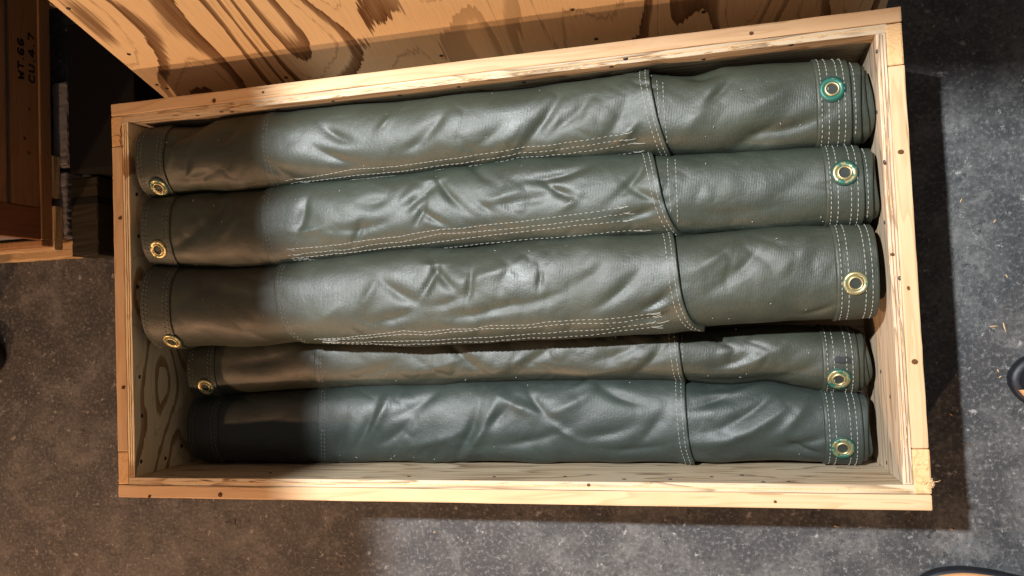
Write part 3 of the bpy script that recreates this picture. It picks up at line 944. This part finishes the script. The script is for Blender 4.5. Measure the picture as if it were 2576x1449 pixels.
for i, spec in enumerate(ROLLS):
    r = Roll(i, spec)
    root = empty('tarp_roll')
    tag(root, LABELS[i], 'tarp', 'rolled tarps in the crate')
    mat = M_tarps[i]
    const = lambda v: (lambda ph: np.full(np.shape(ph), v, float))
    # body
    ph = np.linspace(0, 2 * np.pi, 124, endpoint=False)
    xs = np.linspace(r.x0 + 0.002, r.x1 - 0.002, int((r.x1 - r.x0) / 0.0033))
    X, PH = np.meshgrid(xs, ph, indexing='ij')
    P = r.surf(X, PH)
    caps = []
    for xe_, sg in ((r.x0 + 0.002, -1), (r.x1 - 0.002, 1)):
        rings = []
        for k, (sh_, dp) in enumerate(((0.003, 0.0015), (0.006, 0.0), (0.008, -0.006), (0.010, 0.001), (0.014, 0.0012), (0.016, -0.006), (0.018, 0.001), (0.022, 0.001), (0.024, -0.008), (0.028, -0.001), (0.034, -0.002), (0.038, -0.014), (0.0465, -0.016))):
            q = r.surf(np.full_like(ph, xe_), ph, 0, shrink=sh_)
            q[:, 0] += sg * dp
            rings.append(q)
        caps.append(rings)
    P = np.concatenate([np.array(caps[0][::-1]), P, np.array(caps[1])])
    grid_object('roll_body', P, mat, root)
    # middle panel, lapped over both ends
    fL, fE = r.curve(spec['seamL']), r.curve(spec['edgeR'])
    T = 0.0018
    mp = shell('middle_panel', r, fL, fE, mat, root, 0.0016, 0.0026, lift0=0.0006, lift1=0.0042 if i < 3 else 0.0025)
    for dx in (0.007, 0.0125):
        stitches('stitching', r, ring_path(fL, dx), 0.0017, M_thread_grey, mp, 0.0048, 0.0024, 0.00042)
    for dx in (-0.0065, -0.014):
        lf = 0.0026 + (0.0042 if i < 3 else 0.0025) * math.exp(-(dx / 0.016) ** 2)
        stitches('stitching', r, ring_path(fE, dx), lf, M_thread, mp, 0.0050, 0.0022, 0.00045)
    for ex in ('extra', 'extra2'):
        if spec[ex]:
            g = r.curve(spec[ex])
            q = [r.from_px(*p) for p in spec[ex]]
            lo, hi = min(a[1] for a in q), max(a[1] for a in q)
            stitches('stitching', r, ring_path(g, 0, lo, hi, 40), 0.0001, M_thread, root, 0.0050, 0.0022, 0.00045)
    # hem bands
    xb = r.from_px(*spec['bandL'])[0]
    bl = shell('hem_band', r, const(r.x0), const(xb), mat, root, 0.0026, 0.0022, lift0=-0.0012)
    for dx in (0.007, 0.0125, xb - r.x0 - 0.0125, xb - r.x0 - 0.0055):
        stitches('stitching', r, ring_path(const(r.x0), dx), 0.0025, M_thread_grey, bl, 0.0046, 0.0026, 0.00042)
    xb = r.from_px(*spec['bandR'])[0]
    br = shell('hem_band', r, const(xb), const(r.x1), mat, root, 0.0022, 0.0026, bead0=0.0014, lift1=-0.0010)
    wd = r.x1 - xb
    for dx in (0.0065, 0.0150, wd - 0.0165, wd - 0.0085):
        stitches('stitching', r, ring_path(const(xb), dx), 0.0025, M_thread, br, 0.0050, 0.0022, 0.00050)
    # inner turns of the roll that stick out of the right-hand end
    xp = r.x1
    yp = {0: 250, 1: 470, 2: 690, 3: 900, 4: 1080}[i]
    for k, (shk, px) in enumerate(spec['tails']):
        xt = min(at(px, yp, r.z + 0.03)[0], XI - 0.0025 + 0.0005 * k)
        ph = np.linspace(0, 2 * np.pi, 96, endpoint=False)
        dd = np.array([-0.03, 0.0, 0.5, 0.88, 0.96, 1.0, 1.0, 0.97, 0.5, 0.0])
        so = np.array([0, 0, 0, 0.0001, 0.0004, 0.0013, 0.0027, 0.0034, 0.0036, 0.0040]) + shk
        rows = []
        wv = 0.0016 * np.sin(ph * 2 + k * 1.7) + 0.0012 * np.sin(ph * 3 + k)
        for a_, s_ in zip(dd, so):
            xx = xp - 0.004 + a_ * (xt - xp + 0.004) if a_ >= 0 else np.full_like(ph, xp - 0.03)
            q = r.surf(np.full_like(ph, min(float(np.mean(xx)), r.x1)), ph, 0, shrink=s_)
            q[:, 0] = np.minimum(np.mean(xx) + wv * max(0, a_), XI - 0.0012)
            q[:, 2] -= 0.0015 * k
            rows.append(q)
        ly = grid_object('inner_layer', np.array(rows), mat, root)
        if k == 0 and i in (0, 1):
            xq = xp + (xt - xp) * 0.45
            pts = [(r.x1 - 0.001, f) for f in np.linspace(0.35, 2.6, 50)]
            st = stitches('stitching', r, pts, -shk + 0.0004, M_thread, ly, 0.0050, 0.0022, 0.0005)
            st.location.x = xq - r.x1
    # grommets
    if spec['gl']:
        grommet(r, spec['gl'], 0.0022, spec['gmat'][0], root)
    if spec['gr']:
        grommet(r, spec['gr'], 0.0023, spec['gmat'][1], root)
    # long rows of stitching on the raised rolls
    for k, row in enumerate(ROWS[i]):
        q = np.array([r.from_px(*p) for p in row])
        q = q[np.argsort(q[:, 0])]
        xx = np.linspace(q[0, 0], q[-1, 0], 220)
        pa_ = np.stack([xx, np.interp(xx, q[:, 0], q[:, 1])], 1)
        stitches('stitching', r, pa_, 0.0021, M_thread, mp, 0.0068, 0.0013, 0.00045, 0.00018)
        # loose thread ends
        V, F = [], []
        for side in (0, 1):
            for m_ in range(1 if side == 0 else 2):
                x0_, f0_ = (q[0] if side == 0 else q[-1])
                n_ = 9
                Lx = random.uniform(0.008, 0.018)
                a0 = random.uniform(-0.03, 0.03)
                cx = x0_ + (random.uniform(0.0, 0.02) if side == 0 else random.uniform(-0.02, -0.004))
                xs_ = cx + np.linspace(0, Lx, n_)
                fs_ = f0_ + a0 * 0.5 + np.linspace(0, random.uniform(-0.05, 0.05), n_) + 0.02 * np.sin(np.linspace(0, random.uniform(2, 6), n_))
                fs_ = np.clip(fs_, 0.05, 3.08)
                Cc = r.surf(xs_, fs_, 0.0027)
                i0 = len(V)
                for c in Cc:
                    V += [c + np.array([0, 0.00035, 0]), c + np.array([0, -0.00035, 0]), c + np.array([0, 0, 0.0006])]
                for a_ in range(n_ - 1):
                    b_ = i0 + 3 * a_
                    F += [(b_, b_ + 2, b_ + 5, b_ + 3), (b_ + 2, b_ + 1, b_ + 4, b_ + 5)]
        o = link('loose_thread', raw_mesh('loose_thread', V, F, True), M_thread, mp)
        o['kind'] = 'stuff'
    # lint on the cloth
    V, F = [], []
    for k in range(20):
        x = random.uniform(r.x0 + 0.05, r.x1 - 0.05)
        f = random.uniform(0.5, 2.6)
        p = r.surf(np.array([x]), np.array([f]), 0.0030)[0]
        a = random.uniform(0, 3.14)
        L, w = random.choice([(0.0007, 0.0005), (0.0009, 0.0006), (0.0020, 0.0004)]), 0
        l_, w_ = L
        d = np.array([math.cos(a), math.sin(a), 0])
        s = np.array([-math.sin(a), math.cos(a), 0])
        i0 = len(V)
        V += [p - d * l_, p + s * w_, p + d * l_, p - s * w_, p + np.array([0, 0, .0004]), p - np.array([0, 0, .0025])]
        F += [(i0, i0 + 1, i0 + 4), (i0 + 1, i0 + 2, i0 + 4), (i0 + 2, i0 + 3, i0 + 4), (i0 + 3, i0, i0 + 4), (i0, i0 + 5, i0 + 1), (i0 + 2, i0 + 5, i0 + 3)]
    o = link('lint', raw_mesh('lint', V, F), M_lint, root)
    o['kind'] = 'stuff'
    if i == 3:                              # black smudge above the grommet
        x, f = r.from_px(2119, 910)
        V, F = [], []
        n_ = 30
        for rr in (0.0, 0.6, 1.0):
            for k in range(n_):
                a = 2 * math.pi * k / n_
                w = 1 + 0.12 * math.sin(5 * a) + 0.08 * math.sin(9 * a)
                xx = x + rr * w * 0.0135 * math.cos(a)
                ff = f + rr * w * 0.11 * math.sin(a) * (1 if math.sin(a) < 0 else 0.35)
                V.append(r.surf(np.array([xx]), np.array([ff]), 0.0029 if rr < 1 else 0.0024)[0])
        for b_ in range(2):
            for k in range(n_):
                F.append((b_ * n_ + k, b_ * n_ + (k + 1) % n_, (b_ + 1) * n_ + (k + 1) % n_, (b_ + 1) * n_ + k))
        link('smudge', raw_mesh('smudge', V, F, True), M_smudge, br)

# the bottom layer under the raised rolls, seen only through the gaps
for k, (cy_, mt) in enumerate(((-0.020, 1), (0.098, 0), (0.216, 2))):
    n_, m_ = 60, 40
    xs = np.linspace(-0.555, 0.545, n_)
    ph = np.linspace(0, 2 * np.pi, m_, endpoint=False)
    X, PH = np.meshgrid(xs, ph, indexing='ij')
    e = 2 / 2.4
    wv = 1 + 0.03 * vnoise(X * 9 + k * 5, PH * 1.2, 77 + k)
    Y = cy_ + 0.057 * wv * np.sign(np.cos(PH)) * np.abs(np.cos(PH)) ** e
    Z = 0.0985 + 0.047 * np.sign(np.sin(PH)) * np.abs(np.sin(PH)) ** e
    P = np.stack([X, Y, Z], -1)
    c0 = P[:1].copy(); c0[..., 1:] = (cy_, 0.0985)
    c1 = P[-1:].copy(); c1[..., 1:] = (cy_, 0.0985)
    o = grid_object('tarp_roll', np.concatenate([c0, P, c1]), M_tarps[mt], None)
    tag(o, ['green tarp roll in the bottom layer, buried under the fat middle roll', 'green tarp roll in the bottom layer, buried between middle and back rolls', 'green tarp roll in the bottom layer, buried under the roll at the back wall'][k], 'tarp', 'rolled tarps in the crate')

# ------------------------------------------------------------------ stencilled crate on a pallet at the left
PZ = 0.062
XF = float(at(130, 400, PZ)[0])
sc = empty('stencilled_crate', (XF, 0.13, PZ))
tag(sc, 'brown wooden crate stencilled WT.66 CU.4.7 standing on a pallet', 'crate')


def zat(px, py, x):
    return at_axis(px, py, 0, x)[2] - PZ


def yat(px, py, x):
    return at_axis(px, py, 0, x)[1] - 0.13


xr1, xr2 = XF - 0.004, XF - 0.014
zs = zat(101, 300, XF)
zb1 = zat(27, 300, xr1)
box('plywood_panel', -0.40, -0.014, 0.006, 0.74, 0.0, 0.27, M_grey, sc, 0.0)
box('bottom_rail', -0.0135, 0.0, 0.0, 0.75, 0.0, zs, M_dark_wood, sc, 0.0015)
box('stencilled_rail', -0.0135, -0.004, 0.062, 0.75, zs + 0.0005, zb1, M_dark_wood, sc, 0.0015)
box('upright', -0.0135, -0.002, 0.0, 0.061, zs + 0.0005, 0.27, M_dark_wood_z, sc, 0.002)
box('top_rail', -0.0135, -0.003, 0.0615, 0.75, zat(2, 300, xr2), 0.27, M_dark_wood, sc, 0.002)
box('end_rail', -0.40, -0.0005, -0.012, -0.0005, 0.0, zs, M_dark_wood, sc, 0.002)

GLY = {'W': [[(0, 1), (.12, 0), (.25, .62)], [(.35, .62), (.48, 0), (.6, 1)]], 'T': [[(0, 1), (.24, 1)], [(.36, 1), (.6, 1)], [(.3, .88), (.3, 0)]], '.': [[(.1, .04), (.16, .04)]],
       '6': [[(.5, .92), (.3, 1), (.1, .85), (.04, .55)], [(.04, .45), (.06, .15), (.27, 0), (.48, .1), (.5, .35), (.33, .5), (.16, .46)]],
       'C': [[(.55, .8), (.42, 1), (.34, 1)], [(.24, 1), (.08, .85), (.04, .5), (.08, .15), (.24, 0)], [(.34, 0), (.45, 0), (.56, .2)]],
       'U': [[(.04, 1), (.04, .2), (.22, 0)], [(.34, 0), (.52, .2), (.52, 1)]], '4': [[(.4, 1), (.36, .95), (.02, .38), (.02, .3), (.28, .3)], [(.4, .3), (.58, .3)], [(.4, 1), (.4, .42)], [(.4, .2), (.4, 0)]],
       '7': [[(.02, 1), (.26, 1)], [(.36, 1), (.56, 1), (.4, .55), (.26, 0)]]}


def stencil(text, pxa, pxb):
    """baseline from photo point a to b on the rail's face"""
    xr = xr1 + 0.0004
    A, B = np.array([yat(*pxa, xr), zat(*pxa, xr)]), np.array([yat(*pxb, xr), zat(*pxb, xr)])
    L = B[0] - A[0]
    hgt = 0.0125
    wid = {'.': .42}
    tot = sum(wid.get(c, .82) for c in text)
    k = L / tot
    V, F = [], []
    cur = A[0]
    th = 0.0020
    for c in text:
        for st in GLY[c]:
            for (a0, b0), (a1, b1) in zip(st[:-1], st[1:]):
                p = np.array([cur + a0 * k, A[1] + b0 * hgt])
                q = np.array([cur + a1 * k, A[1] + b1 * hgt])
                d = (q - p) / (np.linalg.norm(q - p) + 1e-9)
                p, q = p - d * th * .4, q + d * th * .4
                s = np.array([-d[1], d[0]]) * th
                i = len(V)
                V += [(-0.0035, *(p - s)), (-0.0035, *(q - s)), (-0.0035, *(q + s)), (-0.0035, *(p + s))]
                F.append((i, i + 1, i + 2, i + 3))
        cur += wid.get(c, .82) * k
    link('lettering', raw_mesh('lettering', V, F), M_ink, sc)


stencil('WT.66', (60, 200), (58, 92))
stencil('CU.4.7', (87, 210), (84, 80))
for q in [(62, 348), (73, 285 - 10), (72, 385)]:
    stick('nail_hole', hole_me, (-0.0038, yat(*q, xr1), zat(*q, xr1)), (1, 0, 0), sc, 1.2)

pal = empty('pallet', (XF, 0.10, 0))
tag(pal, 'rough wooden pallet under the stencilled crate', 'pallet')
box('deck_board', -0.42, 0.004, 0.012, 0.10, 0.042, 0.0618, M_pallet, pal, 0.003, 0.0008)
box('deck_board', -0.42, 0.000, 0.115, 0.20, 0.042, 0.0615, M_pallet, pal, 0.003, 0.0008)
box('deck_board', -0.42, 0.002, 0.50, 0.60, 0.042, 0.0615, M_pallet, pal, 0.003, 0.0008)
box('bottom_board', -0.42, 0.030, 0.0, 0.035, 0.0, 0.020, M_pallet, pal, 0.004, 0.0012)
box('stringer', -0.42, -0.01, 0.0355, 0.06, 0.0, 0.0415, M_dark_wood, pal, 0.002)

# dim things in the gap behind the crate
for (p0, p1, lab) in ((600, 432, 'grey block at the foot of the stencilled crate, beside the pallet\'s front'), (422, 205, 'grey block at the foot of the stencilled crate, farther from the pallet\'s front')):
    a, b = at(134, p0, 0.04), at(167, p1, 0.04)
    o = link('grey_block', box_mesh('grey_block', a[0], b[0], a[1], b[1], 0.0, 0.04, 0.004, 0.0012), M_grey)
    tag(o, lab, 'block', 'grey blocks beside the stencilled crate')
a, b = at(181, 646, 0.055), at(244, 442, 0.055)
bm_ = empty('olive_beam', (a[0], a[1], 0))
tag(bm_, 'dark olive painted timber lying on the floor beside the pallet', 'timber')
box('timber', 0, b[0] - a[0], 0, b[1] - a[1], 0.0, 0.055, M_olive, bm_, 0.003, 0.0006)
box('strap', -0.0006, b[0] - a[0] + 0.0006, 0.10, 0.115, 0.0, 0.0556, M_black, bm_, 0.001)
a, b = at(176, 432, 0.09), at(330, 40, 0.09)
bb = empty('gap_shade_block', (a[0], a[1], 0))  # added block, its black colour stands in for the gap's shade
tag(bb, 'added black block standing in for shade between lid and stencilled crate', 'case')
w_, l_ = b[0] - a[0], b[1] - a[1]
box('body', 0, w_, 0.0, l_, 0.0, 0.06, M_black, bb, 0.006)
box('shade_block_top', -0.003, w_ + 0.003, -0.003, l_ + 0.003, 0.0605, 0.09, M_black, bb, 0.006)
sup = empty('storage_crate', (0.02, 0.482, 0))
tag(sup, 'dark wooden crate behind the leaning lid', 'crate')
box('body', -0.50, 0.50, 0.02, 0.5, 0.03, 0.40, M_dark_wood, sup, 0.002)
for z0 in (0.03, 0.35):
    box('rail', -0.52, 0.52, 0.0, 0.0195, z0, z0 + 0.06, M_dark_wood, sup, 0.002)
for xx in (-0.4, 0.4):
    box('skid', xx - 0.05, xx + 0.05, 0.0, 0.5, 0.0, 0.0295, M_dark_wood, sup, 0.002)

# ------------------------------------------------------------------ boots at the edge of the picture
SOLE = [(0.0, 0.0), (0.012, 0.026), (0.035, 0.043), (0.075, 0.051), (0.12, 0.048), (0.165, 0.039), (0.21, 0.036), (0.25, 0.036), (0.28, 0.028), (0.295, 0.0)]


def sole_pts(inset=0.0, n=64, lift=0.0):
    s = np.array(SOLE)
    up = s
    lo = s[::-1][1:-1] * np.array([1, -0.94])
    P = np.concatenate([up, lo])
    P = np.concatenate([P, P[:1]])
    d = np.concatenate([[0], np.cumsum(np.linalg.norm(np.diff(P, axis=0), axis=1))])
    tt = np.linspace(0, d[-1], n, endpoint=False)
    Q = np.stack([np.interp(tt, d, P[:, 0]), np.interp(tt, d, P[:, 1])], 1)
    for _ in range(2):
        Q = (np.roll(Q, 1, 0) + 2 * Q + np.roll(Q, -1, 0)) / 4
    c = np.array([0.14, 0.0])
    sx, sy = 1 - inset / 0.148, 1 - inset / 0.049
    return c + (Q - c) * np.array([sx, sy])


def loft(name, levels, mat, parent, cap=True):
    rows = [np.concatenate([xy, (z if np.ndim(z) else np.full(len(xy), z))[:, None]], 1) for xy, z in levels]
    P = np.array(rows)
    if cap:
        c = P[-1].mean(0)
        P = np.concatenate([P, np.broadcast_to(c, P[-1].shape)[None]])
    return grid_object(name, P, mat, parent)


def boot(loc, rz, label, stripe=True, side=False):
    b = empty('work_boot', loc, rz)
    tag(b, label, 'boot', 'boots of people standing round the crate')
    loft('outsole', [(sole_pts(0.002), 0.0), (sole_pts(0.0), 0.004), (sole_pts(0.0), 0.016), (sole_pts(0.003), 0.020), (sole_pts(0.010), 0.021)], M_rubber, b)
    if stripe:
        lv = [(sole_pts(0.0055), 0.018), (sole_pts(0.0055), 0.024), (sole_pts(0.009), 0.030), (sole_pts(0.013), 0.031)]
        if side:                            # the stripe runs along one flank only
            ref = sole_pts(0.0)
            keep = [k for k in range(len(ref)) if ref[k, 1] < -0.010 and 0.004 < ref[k, 0] < 0.2]
            P = np.array([np.concatenate([xy, np.full((len(xy), 1), z)], 1) for xy, z in lv])[:, keep]
            grid_object('midsole', P, M_orange, b, closed=False)
        else:
            loft('midsole', lv, M_orange, b)
    lv = []
    for ins, z in ((0.010, 0.026), (0.009, 0.034), (0.011, 0.044)):
        lv.append((sole_pts(ins), z))
    base = sole_pts(0.012)
    x = base[:, 0]
    for k in range(1, 10):
        f = k / 9
        hx = np.interp(x, [0.0, 0.03, 0.07, 0.12, 0.18, 0.30], [0.052, 0.064, 0.070, 0.088, 0.125, 0.14])
        z = 0.044 + (hx - 0.044) * math.sin(f * math.pi / 2)
        ctr = np.array([0.20, 0.0])
        sq = 1 - 0.62 * (1 - math.cos(f * math.pi / 2))
        xy = base.copy()
        xy[:, 1] *= sq
        xy[:, 0] = 0.295 - (0.295 - base[:, 0]) * (1 - 0.52 * (1 - math.cos(f * math.pi / 2)))
        lv.append((xy, z))
    loft('upper', lv, M_rubber, b)
    return b


p = at(2534, 950, 0.018)
boot((p[0], p[1], 0), R(-8), 'black boot with orange sole stripe, toe pointing at the crate\'s right end', True, True)
p = at(2436, 1424, 0.018)
boot((p[0] - 0.085, p[1] - 0.051, 0), R(-2), 'black boot with broad orange band, standing sideways off the crate\'s front corner', True)
p = at(8, 903, 0.018)
p[0] -= 0.006
boot((p[0], p[1], 0), R(172), 'plain black boot on the dark floor in front of the pallet', False)

# ------------------------------------------------------------------ splinters on the floor
CH = [(2490, 822, 2510, 820, 'b'), (2524, 812, 2530, 835, 'c'), (2418, 1115, 2452, 1123, 'd'), (2300, 1290, 2285, 1312, 'd'), (2509, 929, 2513, 937, 'c'), (2513, 950, 2520, 946, 'c'), (853, 1416, 858, 1424, 'c'), (928, 1417, 932, 1424, 'c'), (588, 1303, 592, 1325, 'f'),
      (2345, 70, 2352, 62, 'c'), (1090, 1340, 1096, 1338, 'c'), (2415, 510, 2420, 500, 'c'), (2500, 560, 2506, 552, 'c'), (2390, 1330, 2400, 1334, 'c'), (2098, 1322, 2110, 1326, 'c'), (2390, 1040, 2396, 1046, 'c'), (2530, 690, 2536, 700, 'c')]
LAB = ['long pale splinter on the lit concrete beside the crate\'s right end', 'slanting pale splinter on the lit concrete beside the longer one', 'thin dark splinter at the edge of the shadow beside the crate\'s right end',
       'thin dark splinter in the shadow under the crate\'s frayed front corner', 'pale sliver on the lit floor in front of the boot\'s toe', 'round pale chip on the lit floor in front of the boot\'s toe',
       'orange wood chip on the dark floor in front of the crate, left of the other', 'orange wood chip on the dark floor in front of the crate, beside the lit patch', 'hair-thin pale fibre on the dark floor in front of the crate',
       'pale chip in the dark beside the crate\'s back corner', 'pale chip at the lit patch\'s shadow edge in front of the crate\'s long rail', 'pale chip at the shadow\'s edge beside the crate\'s right rail',
       'tiny chip on the lit floor beyond the shadow of the crate\'s right rail', 'pale chip beside the corner of the crate\'s shadow', 'flat pale chip on the lit floor just in front of the crate\'s shadow',
       'tiny chip inside the shadow beside the crate\'s right end', 'tiny chip on the lit floor above the long splinters']
WORD = {'b': 'long pale splinter', 'c': 'tiny pale wood chip', 'd': 'dark brown splinter', 'f': 'hair-thin fibre'}
for k, (xa, ya, xb_, yb_, kd) in enumerate(CH):
    a = Vector(at(xa, ya, 0.001))
    b = Vector(at(xb_, yb_, 0.001))
    d = b - a
    s = Vector((-d.y, d.x, 0)).normalized() * (0.0012 if kd in 'bc' else 0.0006)
    V = [a - s * .5, a + s * .4, a.lerp(b, .5) + s, b + s * .3, b - s * .2, a.lerp(b, .45) - s, a.lerp(b, .3) + Vector((0, 0, .0018)), a.lerp(b, .7) + Vector((0, 0, .0014))]
    V = [Vector(v) - Vector((a.x, a.y, 0)) for v in V]
    F = [(0, 1, 6), (1, 2, 6), (2, 7, 6), (2, 3, 7), (3, 4, 7), (4, 5, 7), (5, 6, 7), (5, 0, 6)]
    o = link('wood_chip', raw_mesh('wood_chip', V, F), M_splinter if kd in 'bcf' else M_dark_wood)
    o.location = (a.x, a.y, 0.0)
    lab = LAB[k]
    tag(o, lab, 'wood chip', 'wood chips on the floor')
